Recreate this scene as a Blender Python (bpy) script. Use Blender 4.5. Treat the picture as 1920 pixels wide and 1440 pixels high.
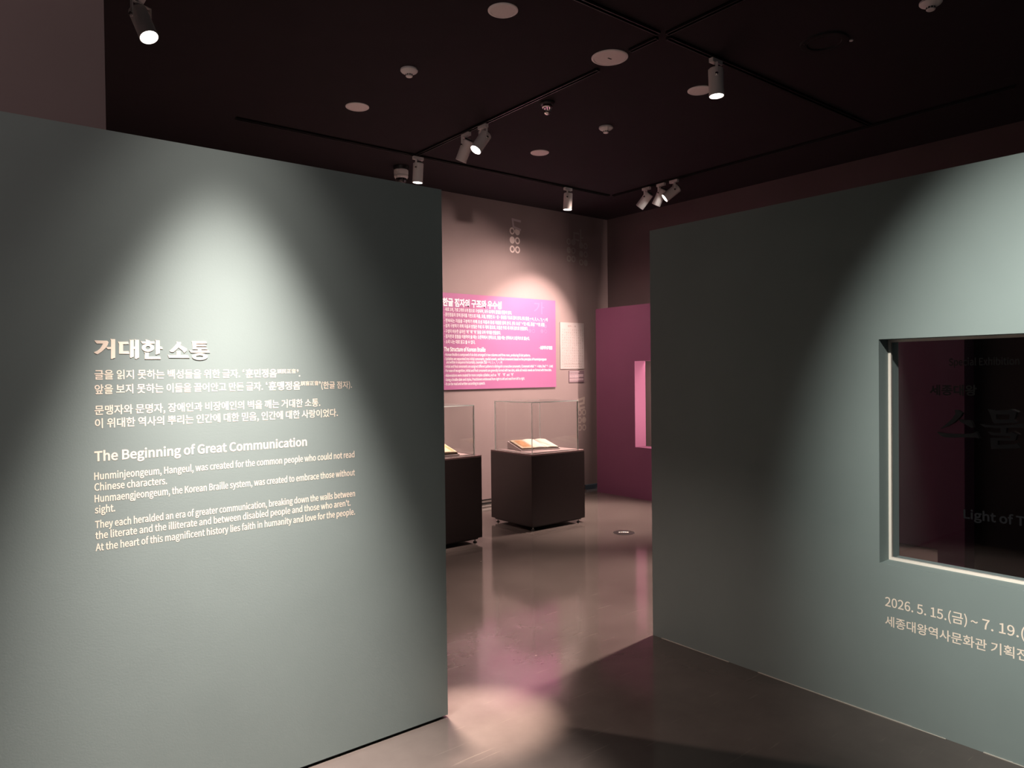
import bpy, bmesh, math, os, random
from mathutils import Vector, Matrix

random.seed(7)
for o in list(bpy.data.objects):
    bpy.data.objects.remove(o)
SC = bpy.context.scene
COL = SC.collection

# ------------------------------------------------------------------ camera
cam_data = bpy.data.cameras.new('camera')
cam = bpy.data.objects.new('camera', cam_data)
COL.objects.link(cam)
RGT = Vector((0.7818243, -0.6233992, -0.0111435))
UPV = Vector((0.0174045, 0.0039550, 0.9998407))
FWD = Vector((0.6232558, 0.7818937, -0.0139421))
cam.matrix_world = Matrix(((RGT.x, UPV.x, -FWD.x, 0.0), (RGT.y, UPV.y, -FWD.y, 0.0),
                           (RGT.z, UPV.z, -FWD.z, 1.58), (0, 0, 0, 1)))
cam_data.sensor_fit = 'HORIZONTAL'
cam_data.sensor_width = 36.0
cam_data.lens = 1356.57 / 1920 * 36.0
cam_data.clip_start = 0.05
cam_data.clip_end = 100
SC.camera = cam

# ------------------------------------------------------------------ world and exposure
world = bpy.data.worlds.new('world')
SC.world = world
world.use_nodes = True
bg = world.node_tree.nodes['Background']
bg.inputs['Color'].default_value = (0.92, 0.93, 1.05, 1)
bg.inputs['Strength'].default_value = 0.02
SC.view_settings.view_transform = 'Standard'
SC.view_settings.look = 'None'
SC.view_settings.gamma = 1
SC.view_settings.exposure = 0.0
SC.view_settings.use_curve_mapping = False
SC.cycles.max_bounces = 8
SC.cycles.transparent_max_bounces = 16
SC.cycles.caustics_reflective = False
SC.cycles.caustics_refractive = False
SC.cycles.sample_clamp_indirect = 4.0

WARM = (1.0, 0.75, 0.65)


def spot_light(name, loc, aim, energy, angle, blend, color, radius=0.04, parent=None):
    l = bpy.data.lights.new(name, 'SPOT')
    l.energy = energy
    l.spot_size = math.radians(angle)
    l.spot_blend = blend
    l.color = color
    l.shadow_soft_size = radius
    o = bpy.data.objects.new(name, l)
    COL.objects.link(o)
    o.rotation_euler = Vector(aim).to_track_quat('-Z', 'Y').to_euler()
    o.location = loc
    if parent:
        o.parent = parent
    return o


# the two track spots over the viewer's head that wash the green walls (their fittings are out of the picture)
spot_light('wall_wash_lamp', (0.85, 2.33, 3.43), (0.0, 0.0, -1.0), 2850, 43.8, 1.0, (1.0, 0.87, 0.79), 0.045)
spot_light('wall_wash_spill', (0.85, 2.33, 3.43), (0.0, 0.0, -1.0), 130, 64, 1.0, (1.0, 0.87, 0.79), 0.045)
spot_light('wall_wash_lamp', (0.75, 0.48, 3.43), (2.6, 0.02, -2.16), 920, 50, 1.0, (1.0, 0.97, 0.88), 0.03)
# a weaker fitting farther left, also out of the picture, that greys the upper left walls
spot_light('side_lamp', (-1.4, 0.9, 3.40), (1.5, 1.95, -0.55), 66, 90, 1.0, (1.0, 0.78, 0.74), 0.05)
# added unseen spot: its bounce off the left partition's back lifts the ceiling discs
spot_light('unseen_lamp', (0.1, 4.4, 3.40), (0.5, -1.15, -2.6), 2500, 38, 1.0, (1.0, 0.80, 0.72), 0.05)
# a narrow spot just above the picture that makes the warm pool on the floor in the opening
spot_light('threshold_lamp', (1.86, 2.93, 3.45), (0.05, -0.26, -3.45), 3000, 14.5, 0.9, (1.0, 0.75, 0.62), 0.03)
# a gallery spot far right, out of the picture, that lights the strip of floor seen through the window
spot_light('unseen_lamp', (6.30, 0.55, 3.42), (0.14, 2.06, -3.42), 900, 11, 0.7, WARM, 0.03)

# ------------------------------------------------------------------ materials
def nt(m):
    m.use_nodes = True
    t = m.node_tree
    return t, t.nodes['Principled BSDF']


def srgb(r, g, b):
    f = lambda c: (c / 255 / 12.92) if c / 255 <= 0.04045 else ((c / 255 + 0.055) / 1.055) ** 2.4
    return (f(r), f(g), f(b))


def mat(name, col, rough=0.5, spec=0.5, metal=0.0, var=0.0, scale=8.0, bump=0.0, bscale=60.0, emit=0.0, ecol=None):
    m = bpy.data.materials.new(name)
    t, p = nt(m)
    p.inputs['Base Color'].default_value = (*col, 1)
    p.inputs['Roughness'].default_value = rough
    p.inputs['Specular IOR Level'].default_value = spec
    p.inputs['Metallic'].default_value = metal
    if var or bump:
        co = t.nodes.new('ShaderNodeTexCoord')
    if var:
        n = t.nodes.new('ShaderNodeTexNoise')
        n.inputs['Scale'].default_value = scale
        n.inputs['Detail'].default_value = 4
        t.links.new(co.outputs['Object'], n.inputs['Vector'])
        r = t.nodes.new('ShaderNodeValToRGB')
        r.color_ramp.elements[0].position = 0.3
        r.color_ramp.elements[1].position = 0.7
        r.color_ramp.elements[0].color = (*[c * (1 - var) for c in col], 1)
        r.color_ramp.elements[1].color = (*[c * (1 + var) for c in col], 1)
        t.links.new(n.outputs['Fac'], r.inputs['Fac'])
        t.links.new(r.outputs['Color'], p.inputs['Base Color'])
    if bump:
        n2 = t.nodes.new('ShaderNodeTexNoise')
        n2.inputs['Scale'].default_value = bscale
        n2.inputs['Detail'].default_value = 3
        t.links.new(co.outputs['Object'], n2.inputs['Vector'])
        b = t.nodes.new('ShaderNodeBump')
        b.inputs['Strength'].default_value = bump
        b.inputs['Distance'].default_value = 0.002
        t.links.new(n2.outputs['Fac'], b.inputs['Height'])
        t.links.new(b.outputs['Normal'], p.inputs['Normal'])
    if emit:
        p.inputs['Emission Color'].default_value = (*(ecol or col), 1)
        p.inputs['Emission Strength'].default_value = emit
    return m


def glass_mat(name, tint, extra=0.0):
    m = bpy.data.materials.new(name)
    m.use_nodes = True
    t = m.node_tree
    t.nodes.clear()
    out = t.nodes.new('ShaderNodeOutputMaterial')
    mx = t.nodes.new('ShaderNodeMixShader')
    tr = t.nodes.new('ShaderNodeBsdfTransparent')
    gl = t.nodes.new('ShaderNodeBsdfGlossy')
    lw = t.nodes.new('ShaderNodeLayerWeight')
    fr = t.nodes.new('ShaderNodeMath')
    fr.operation = 'POWER'
    fr.inputs[1].default_value = 4.0
    t.links.new(lw.outputs['Facing'], fr.inputs[0])
    ad = t.nodes.new('ShaderNodeMath')
    ad.operation = 'ADD'
    ad.use_clamp = True
    ad.inputs[1].default_value = extra
    tr.inputs['Color'].default_value = (*tint, 1)
    gl.inputs['Roughness'].default_value = 0.0
    t.links.new(fr.outputs[0], ad.inputs[0])
    t.links.new(ad.outputs[0], mx.inputs['Fac'])
    t.links.new(tr.outputs['BSDF'], mx.inputs[1])
    t.links.new(gl.outputs['BSDF'], mx.inputs[2])
    t.links.new(mx.outputs['Shader'], out.inputs['Surface'])
    return m


def floor_mat():
    m = bpy.data.materials.new('polished_concrete')
    t, p = nt(m)
    co = t.nodes.new('ShaderNodeTexCoord')
    n = t.nodes.new('ShaderNodeTexNoise')
    n.inputs['Scale'].default_value = 1.6
    n.inputs['Detail'].default_value = 8
    n.inputs['Roughness'].default_value = 0.65
    t.links.new(co.outputs['Object'], n.inputs['Vector'])
    r = t.nodes.new('ShaderNodeValToRGB')
    r.color_ramp.elements[0].position = 0.32
    r.color_ramp.elements[1].position = 0.68
    r.color_ramp.elements[0].color = (0.070, 0.058, 0.053, 1)
    r.color_ramp.elements[1].color = (0.100, 0.084, 0.077, 1)
    t.links.new(n.outputs['Fac'], r.inputs['Fac'])
    # pale specks and fine scratches
    v = t.nodes.new('ShaderNodeTexVoronoi')
    v.inputs['Scale'].default_value = 3.2
    t.links.new(co.outputs['Object'], v.inputs['Vector'])
    sp = t.nodes.new('ShaderNodeMath')
    sp.operation = 'LESS_THAN'
    sp.inputs[1].default_value = 0.022
    t.links.new(v.outputs['Distance'], sp.inputs[0])
    mp = t.nodes.new('ShaderNodeMapping')
    mp.inputs['Rotation'].default_value = (0, 0, 0.5)
    mp.inputs['Scale'].default_value = (1.2, 26, 1)
    t.links.new(co.outputs['Object'], mp.inputs['Vector'])
    s = t.nodes.new('ShaderNodeTexNoise')
    s.inputs['Scale'].default_value = 2.4
    s.inputs['Detail'].default_value = 5
    t.links.new(mp.outputs['Vector'], s.inputs['Vector'])
    sr = t.nodes.new('ShaderNodeMapRange')
    sr.inputs['From Min'].default_value = 0.66
    sr.inputs['From Max'].default_value = 0.74
    sr.inputs['To Max'].default_value = 0.25
    t.links.new(s.outputs['Fac'], sr.inputs['Value'])
    mx = t.nodes.new('ShaderNodeMath')
    mx.operation = 'MAXIMUM'
    t.links.new(sr.outputs['Result'], mx.inputs[0])
    t.links.new(sp.outputs[0], mx.inputs[1])
    mc = t.nodes.new('ShaderNodeMix')
    mc.data_type = 'RGBA'
    t.links.new(mx.outputs[0], mc.inputs['Factor'])
    t.links.new(r.outputs['Color'], mc.inputs['A'])
    mc.inputs['B'].default_value = (0.26, 0.22, 0.19, 1)
    t.links.new(mc.outputs['Result'], p.inputs['Base Color'])
    rr = t.nodes.new('ShaderNodeMapRange')
    rr.inputs['From Min'].default_value = 0.3
    rr.inputs['From Max'].default_value = 0.7
    rr.inputs['To Min'].default_value = 0.075
    rr.inputs['To Max'].default_value = 0.15
    n3 = t.nodes.new('ShaderNodeTexNoise')
    n3.inputs['Scale'].default_value = 5.0
    n3.inputs['Detail'].default_value = 6
    t.links.new(mp.outputs['Vector'], n3.inputs['Vector'])
    t.links.new(n3.outputs['Fac'], rr.inputs['Value'])
    t.links.new(rr.outputs['Result'], p.inputs['Roughness'])
    p.inputs['Specular IOR Level'].default_value = 0.75
    b = t.nodes.new('ShaderNodeBump')
    b.inputs['Strength'].default_value = 0.03
    b.inputs['Distance'].default_value = 0.01
    t.links.new(n.outputs['Fac'], b.inputs['Height'])
    t.links.new(b.outputs['Normal'], p.inputs['Normal'])
    return m


M = {}
M['green'] = mat('sage_green_wall_paint', (0.225, 0.278, 0.274), 0.75, 0.3, var=0.03, scale=3, bump=0.08, bscale=180)
M['green_edge'] = mat('pale_sill_paint', (0.36, 0.44, 0.40), 0.6, 0.3)
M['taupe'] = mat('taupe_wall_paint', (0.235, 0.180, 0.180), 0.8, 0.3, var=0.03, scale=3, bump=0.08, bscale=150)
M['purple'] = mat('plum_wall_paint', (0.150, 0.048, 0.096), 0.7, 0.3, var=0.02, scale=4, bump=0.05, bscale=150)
M['taupe_shaded'] = mat('shaded_taupe_wall_paint', (0.110, 0.078, 0.080), 0.8, 0.3, var=0.03, scale=3, bump=0.08, bscale=150)  # taupe darkened for the weak light on the far right wall
M['ceiling'] = mat('black_ceiling_paint', (0.0210, 0.0152, 0.0185), 0.9, 0.2, var=0.05, scale=5)
M['floor'] = floor_mat()
M['black'] = mat('matt_black', (0.008, 0.008, 0.008), 0.5, 0.4)
M['track'] = mat('black_track_metal', (0.012, 0.011, 0.011), 0.35, 0.5)
M['white_metal'] = mat('white_powder_coat', (0.86, 0.80, 0.78), 0.42, 0.5)
M['white_plastic'] = mat('white_plastic', (0.93, 0.88, 0.87), 0.5, 0.4)
M['cap'] = mat('white_speaker_grille', (0.90, 0.83, 0.82), 0.6, 0.3, var=0.03, scale=300)
M['dark_slot'] = mat('dark_slot', (0.02, 0.02, 0.02), 0.6)
M['chrome'] = mat('chrome', (0.75, 0.73, 0.72), 0.15, 0.5, metal=1.0)
M['alu'] = mat('brushed_aluminium', (0.62, 0.60, 0.57), 0.3, 0.5, metal=1.0)
M['dome'] = mat('smoked_dome', (0.012, 0.012, 0.014), 0.06, 0.6)
M['lens'] = mat('lit_lens', (1, 0.95, 0.9), 0.3, 0.5, emit=14.0, ecol=(1.0, 0.93, 0.86))
M['letter'] = mat('cream_lettering', (0.93, 0.80, 0.68), 0.55, 0.3)
M['pink'] = mat('magenta_print', (0.31, 0.102, 0.228), 0.6, 0.3, var=0.02, scale=3)
M['pink_pale'] = mat('pale_magenta_print', (0.34, 0.128, 0.260), 0.6, 0.3)
M['white_ink'] = mat('white_print', (0.75, 0.74, 0.78), 0.6, 0.3)
M['paper'] = mat('cream_paper', (0.35, 0.31, 0.31), 0.8, 0.2)
M['ink'] = mat('faded_ink', (0.20, 0.14, 0.14), 0.8, 0.2)
M['caption'] = mat('mauve_caption_card', (0.15, 0.10, 0.12), 0.6, 0.3)
M['caption_ink'] = mat('pale_caption_print', (0.52, 0.40, 0.43), 0.6, 0.3)
M['decal_white'] = mat('white_wall_decal', (0.72, 0.60, 0.58), 0.7, 0.2)
M['decal_grey'] = mat('lilac_wall_decal', (0.42, 0.34, 0.36), 0.7, 0.2)
M['decal_dark'] = mat('grey_wall_decal', (0.30, 0.27, 0.25), 0.7, 0.2)
M['decal_taupe'] = mat('light_taupe_wall_decal', (0.38, 0.31, 0.28), 0.7, 0.2)
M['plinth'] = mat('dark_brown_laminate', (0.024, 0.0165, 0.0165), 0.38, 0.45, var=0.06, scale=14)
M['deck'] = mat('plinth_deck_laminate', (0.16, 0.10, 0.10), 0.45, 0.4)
M['board'] = mat('pink_lit_base_board', (0.34, 0.26, 0.26), 0.6, 0.3)  # pinkish tone puts the light on the case floor into the colour
M['glass'] = glass_mat('case_glass', (0.96, 0.965, 0.96), 0.035)
M['glass_edge'] = mat('polished_glass_edge', (0.86, 0.93, 0.91), 0.3, 0.5)  # pale tone stands in for light gathered in the pane edges
M['window_glass'] = glass_mat('dark_window_glass', (0.975, 0.975, 0.98), 0.03)
M['page'] = mat('ivory_page', (0.52, 0.49, 0.43), 0.85, 0.2, var=0.03, scale=20)
M['page_brown'] = mat('browned_page', (0.50, 0.40, 0.29), 0.85, 0.2, var=0.18, scale=16)
M['plate'] = mat('orange_brown_plate', (0.42, 0.22, 0.11), 0.85, 0.2, var=0.3, scale=22)
M['cover'] = mat('book_cover', (0.05, 0.03, 0.025), 0.6, 0.3)
M['gutter_shade'] = mat('page_gutter_shade', (0.10, 0.075, 0.055), 0.9, 0.1)
M['stand'] = mat('grey_book_stand', (0.50, 0.42, 0.42), 0.7, 0.3)
M['relief'] = mat('black_acrylic_letter', (0.0015, 0.0012, 0.0014), 0.22, 0.4)
M['glass_ink'] = mat('dark_grey_vinyl', (0.0012, 0.001, 0.001), 0.8, 0.05)
M['glass_ink_pale'] = mat('slate_grey_vinyl', (0.0060, 0.0060, 0.0070), 0.8, 0.05)
M['bead'] = mat('pale_highlight_bead', (0.52, 0.50, 0.45), 0.5, 0.4)
M['white_trim'] = mat('white_glazing_trim', (0.88, 0.80, 0.72), 0.5, 0.4)
M['led'] = mat('led_strip', (1, 0.9, 0.85), 0.5, 0.3, emit=6.0, ecol=(1.0, 0.84, 0.74))


# ------------------------------------------------------------------ mesh helpers
def link_bm(name, bm, material, parent=None, smooth=False, mats=None):
    me = bpy.data.meshes.new(name)
    bmesh.ops.recalc_face_normals(bm, faces=bm.faces)
    bm.to_mesh(me)
    bm.free()
    for mm in (mats or [material]):
        me.materials.append(mm)
    if any(p.use_smooth for p in me.polygons):
        me.set_sharp_from_angle(angle=math.radians(40))
    o = bpy.data.objects.new(name, me)
    COL.objects.link(o)
    if parent:
        o.parent = parent
    return o


def add_box(bm, x0, x1, y0, y1, z0, z1, mi=0, bevel=0.0):
    vs = [bm.verts.new((x, y, z)) for x in (x0, x1) for y in (y0, y1) for z in (z0, z1)]
    idx = ((0, 1, 3, 2), (4, 6, 7, 5), (0, 4, 5, 1), (2, 3, 7, 6), (0, 2, 6, 4), (1, 5, 7, 3))
    fs = [bm.faces.new([vs[i] for i in f]) for f in idx]
    for f in fs:
        f.material_index = mi
    if bevel:
        es = set(e for f in fs for e in f.edges)
        r = bmesh.ops.bevel(bm, geom=list(es), offset=bevel, segments=2, affect='EDGES', profile=0.5)
        for f in r['faces']:
            f.material_index = mi


def box(name, b, material, parent=None, bevel=0.0):
    bm = bmesh.new()
    add_box(bm, *b, bevel=bevel)
    return link_bm(name, bm, material, parent)


def add_lathe(bm, prof, mtx=None, n=32, mi=0, cap0=True, cap1=True):
    """prof: (radius, height) pairs, turned about local z."""
    mtx = mtx or Matrix.Identity(4)
    rings = []
    for r, z in prof:
        rings.append([bm.verts.new(mtx @ Vector((r * math.cos(2 * math.pi * i / n), r * math.sin(2 * math.pi * i / n), z)))
                      for i in range(n)])
    for a, b in zip(rings, rings[1:]):
        for i in range(n):
            f = bm.faces.new((a[i], a[(i + 1) % n], b[(i + 1) % n], b[i]))
            f.material_index = mi
            f.smooth = True
    if cap0:
        bm.faces.new(rings[0]).material_index = mi
    if cap1:
        bm.faces.new(rings[-1]).material_index = mi


def lathe(name, prof, material, parent=None, mtx=None, n=32, cap0=True, cap1=True):
    bm = bmesh.new()
    add_lathe(bm, prof, mtx, n, 0, cap0, cap1)
    return link_bm(name, bm, material, parent)


def tag(o, label, cat, group=None, kind=None):
    o['label'] = label
    o['category'] = cat
    if group:
        o['group'] = group
    if kind:
        o['kind'] = kind
    return o


def thing(name, label, cat, loc, group=None, rotz=0.0):
    o = bpy.data.objects.new(name, None)
    o.empty_display_size = 0.1
    COL.objects.link(o)
    o.location = loc
    o.rotation_euler = (0, 0, rotz)
    return tag(o, label, cat, group)


def structure(name, boxes, material, label, cat):
    bm = bmesh.new()
    for b in boxes:
        add_box(bm, *b)
    o = link_bm(name, bm, material)
    return tag(o, label, cat, kind='structure')


# planes that carry lettering: origin, reading direction, up, outward normal
class Plane:
    def __init__(s, o, r, u, n):
        s.o, s.r, s.u, s.n = Vector(o), Vector(r), Vector(u), Vector(n)

    def at(s, a, b, d=0.0):
        return s.o + s.r * a + s.u * b + s.n * d


def ear_fill(bm, loops, plane, thick, base=0.0):
    """a flat outline (first loop) with optional holes, extruded from the wall by thick"""
    tmp = bmesh.new()
    edges = []
    for lp in loops:
        vs = [tmp.verts.new((a, b, 0)) for a, b in lp]
        for i in range(len(vs)):
            edges.append(tmp.edges.new((vs[i], vs[(i + 1) % len(vs)])))
    bmesh.ops.triangle_fill(tmp, use_beauty=True, use_dissolve=False, edges=edges)
    tmp.verts.index_update()
    fr = [bm.verts.new(plane.at(v.co.x, v.co.y, base + thick)) for v in tmp.verts]
    bk = [bm.verts.new(plane.at(v.co.x, v.co.y, base)) for v in tmp.verts]
    for f in tmp.faces:
        ix = [v.index for v in f.verts]
        bm.faces.new([fr[i] for i in ix])
        bm.faces.new([bk[i] for i in reversed(ix)])
    for e in tmp.edges:
        if len(e.link_faces) == 1:
            a, b = e.verts[0].index, e.verts[1].index
            bm.faces.new((fr[a], fr[b], bk[b], bk[a]))
    tmp.free()


_fp = os.path.join(bpy.utils.system_resource('DATAFILES'), 'fonts', 'Noto Sans CJK Regular.woff2')
try:
    FONT = bpy.data.fonts.load(_fp)
except Exception:
    FONT = None
TYPE_SCENE = bpy.data.scenes.new('type_setting')   # a scratch scene for measuring type, removed below


def glyph_mesh(body, weight, space, font=None):
    c = bpy.data.curves.new('type', 'FONT')
    c.body = body
    if FONT and font != 'default':
        c.font = FONT
    c.offset = weight
    c.space_character = space
    c.resolution_u = 3
    o = bpy.data.objects.new('type', c)
    TYPE_SCENE.collection.objects.link(o)
    with bpy.context.temp_override(scene=TYPE_SCENE, view_layer=TYPE_SCENE.view_layers[0]):
        dg = bpy.context.evaluated_depsgraph_get()
        me = bpy.data.meshes.new_from_object(o.evaluated_get(dg))
    bpy.data.objects.remove(o)
    bpy.data.curves.remove(c)
    return me


REF = None


def em_height():
    """height of one Hangul block in font units, so sizes below are real glyph heights"""
    global REF
    if REF is None:
        me = glyph_mesh('한', 0, 1)
        ys = [v.co.y for v in me.vertices]
        REF = max(ys) - min(ys)
        bpy.data.meshes.remove(me)
    return REF


def add_quote(bm, plane, a, b, s, closing=False, depth=0.0008):
    """a narrow curly quotation mark: a dot with a tapering tail"""
    pts = [(0.0, 0.0)]
    n = 12
    sg = -1 if closing else 1
    out = [(0.30 * math.cos(6.2832 * k / n), 0.30 * math.sin(6.2832 * k / n)) for k in range(n)]
    ear_fill(bm, [[(a + s * x, b + s * sg * y) for x, y in out]], plane, depth)
    tail = [(-0.30, 0.0), (-0.25, 0.45), (0.15, 0.85), (0.22, 0.72), (-0.02, 0.40), (0.0, 0.2)]
    ear_fill(bm, [[(a + s * sg * x, b + s * sg * y) for x, y in tail]], plane, depth + 0.00002)


def add_text(bm, body, plane, a0, b0, height, width=None, weight=0.0, space=1.0, depth=0.0, thick=0.001, align='L'):
    """sets one line of type into bm: a0,b0 = start of the baseline on the plane, height = Hangul block height,
    width = measured length of the line"""
    em = em_height()
    me = glyph_mesh(body, weight * em, space)
    if not me.vertices:
        return a0
    k = height / em
    xs = [v.co.x for v in me.vertices]
    lo, hi = min(xs), max(xs)
    kx = width / (hi - lo) if width else k
    if align == 'R':
        a0 = a0 - (hi - lo) * kx
    fr = [bm.verts.new(plane.at(a0 + (v.co.x - lo) * kx, b0 + v.co.y * k, depth + thick)) for v in me.vertices]
    cnt = {}
    for p in me.polygons:
        try:
            bm.faces.new([fr[i] for i in p.vertices])
        except ValueError:
            continue
        n = len(p.vertices)
        for i in range(n):
            e = (p.vertices[i], p.vertices[(i + 1) % n])
            cnt[tuple(sorted(e))] = cnt.get(tuple(sorted(e)), 0) + 1
    if thick > 0.0015:
        bk = {}
        for (i, j), c in cnt.items():
            if c == 1:
                for q in (i, j):
                    if q not in bk:
                        v = me.vertices[q]
                        bk[q] = bm.verts.new(plane.at(a0 + (v.co.x - lo) * kx, b0 + v.co.y * k, depth))
                try:
                    bm.faces.new((fr[i], fr[j], bk[j], bk[i]))
                except ValueError:
                    pass
    bpy.data.meshes.remove(me)
    return a0 + (hi - lo) * kx


def text_obj(name, lines, plane, material, parent=None, **kw):
    bm = bmesh.new()
    for ln in lines:
        add_text(bm, ln[0], plane, ln[1], ln[2], ln[3], ln[4], **kw)
    me = bpy.data.meshes.new(name)
    bm.to_mesh(me)
    bm.free()
    me.materials.append(material)
    o = bpy.data.objects.new(name, me)
    COL.objects.link(o)
    if parent:
        o.parent = parent
    return o


# ------------------------------------------------------------------ room shell
ZC = 3.69
YL, XR, YB, XF = 2.787, 3.349, 7.0, 7.29
WH = 2.425

structure('floor', [(-3.0, 7.5, -2.2, 7.3, -0.1, 0.0)], M['floor'],
          'polished dark brown grey concrete floor with scratches and reflections', 'floor')
structure('ceiling', [(-3.0, 7.5, -2.2, 7.3, ZC, ZC + 0.1)], M['ceiling'],
          'flat black painted ceiling over the whole gallery', 'ceiling')
structure('wall_back', [(-3.0, XF + 0.2, YB, YB + 0.2, 0.075, ZC)], M['taupe'],
          'taupe back wall behind the display cases, lit from above', 'wall')
structure('wall_far_right', [(XF, XF + 0.2, -2.2, YB, 0.0, ZC)], M['taupe_shaded'],
          'taupe side wall with shade put into its colour, rising behind the plum partition', 'wall')
structure('wall_upper_left', [(-3.0, 0.497, YL + 0.165, YL + 0.365, 0.0, ZC)], M['taupe'],
          'tall dark brown wall rising to the ceiling behind the left green partition', 'wall')
structure('wall_left', [(-3.0, 1.822, YL, YL + 0.16, 0.013, WH),
                        (-3.0, 1.800, YL + 0.02, YL + 0.14, 0.0, 0.013)], M['green'],
          'sage green partition on the left carrying the cream introduction lettering', 'wall')
WY0, WY1, WZ0, WZ1, WD = -0.42, 1.530, 0.701, 1.718, 0.20
structure('wall_right', [(XR, XR + WD, WY1, 2.868, 0.0, WH), (XR, XR + WD, WY0, WY1, 0.0, WZ0),
                         (XR, XR + WD, WY0, WY1, WZ1, WH), (XR, XR + WD, -2.2, WY0, 0.0, WH)], M['green'],
          'dark sage green partition on the right with a rectangular window cut through it', 'wall')

# plum partition with its window niche and short return
PX = 6.85
NY0, NY1, NZ0, NZ1 = 5.20, 6.127, 0.645, 1.724
structure('wall_plum', [(PX, PX + 0.2, NY1, 6.80, 0, 2.425), (PX, PX + 0.2, NY0, NY1, 0, NZ0),
                        (PX, PX + 0.2, NY0, NY1, NZ1, 2.425), (PX, PX + 0.2, 2.43, NY0, 0, 2.425)], M['purple'],
          'plum partition at the far right with a lit rectangular niche', 'wall')
structure('wall_plum_pier', [(5.72, 5.90, 2.017, 2.196, 0, 2.425)], M['purple'],
          'dark plum pier seen through the right window', 'wall')

# baseboards
bm = bmesh.new()
add_box(bm, -3.0, 6.84, YB + 0.02, YB + 0.06, 0.0, 0.078, 0)
add_box(bm, -3.0, 6.83, YB + 0.001, YB + 0.02, 0.036, 0.058, 1)
add_box(bm, -3.0, 6.84, YB - 0.004, YB + 0.02, 0.0, 0.012, 1)
o = link_bm('baseboard_back', bm, M['black'], mats=[M['black'], M['alu']])
tag(o, 'black recessed skirting with a metal strip at the foot of the back wall', 'baseboard', kind='structure')
bm = bmesh.new()
add_box(bm, -3.0, 1.79, YL + 0.012, YL + 0.02, 0.0, 0.013)
o = link_bm('baseboard_left', bm, M['black'])
tag(o, 'thin black shadow gap under the left green partition', 'baseboard', kind='structure')
bm = bmesh.new()
y = 2.80
while y > 0.2:
    L = random.uniform(0.05, 0.35)
    if random.random() < 0.6:
        h = random.uniform(0.0015, 0.004)
        add_box(bm, XR - 0.004, XR, y - L, y, 0.0, h)  # pale pieces stand in for broken highlights along the partition's foot
    y -= L
o = link_bm('trim_1', bm, M['bead'])
tag(o, 'broken pale bead for the highlights where the right green partition meets the floor', 'trim', kind='structure')

# window in the right partition: pane, white glazing trim
GX = XR + 0.100
bm = bmesh.new()
w = 0.012
add_box(bm, GX - 0.007, GX + 0.007, WY1 - w, WY1 + 0.001, WZ0, WZ1)
add_box(bm, GX - 0.007, GX + 0.007, WY0, WY0 + w, WZ0, WZ1)
add_box(bm, GX - 0.007, GX + 0.007, WY0 + w, WY1 - w, WZ0 - 0.001, WZ0 + w)
add_box(bm, GX - 0.007, GX + 0.007, WY0 + w, WY1 - w, WZ1 - w, WZ1 + 0.001)
win = link_bm('window_1', bm, M['white_trim'])
tag(win, 'dark glazed window in the right green partition with a thin white glazing trim', 'window', kind='structure')
box('pane', (GX - 0.004, GX + 0.004, WY0 + w, WY1 - w, WZ0 + w, WZ1 - w), M['window_glass'], win)

# ------------------------------------------------------------------ lettering
PL = Plane((0, YL + 0.0004, 0), (1, 0, 0), (0, 0, 1), (0, -1, 0))
PR = Plane((XR + 0.0004, 0, 0), (0, -1, 0), (0, 0, 1), (-1, 0, 0))
PB = Plane((0, YB + 0.0004, 0), (1, 0, 0), (0, 0, 1), (0, -1, 0))
PG = Plane((GX - 0.0040, 0, 0), (0, -1, 0), (0, 0, 1), (-1, 0, 0))

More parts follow.
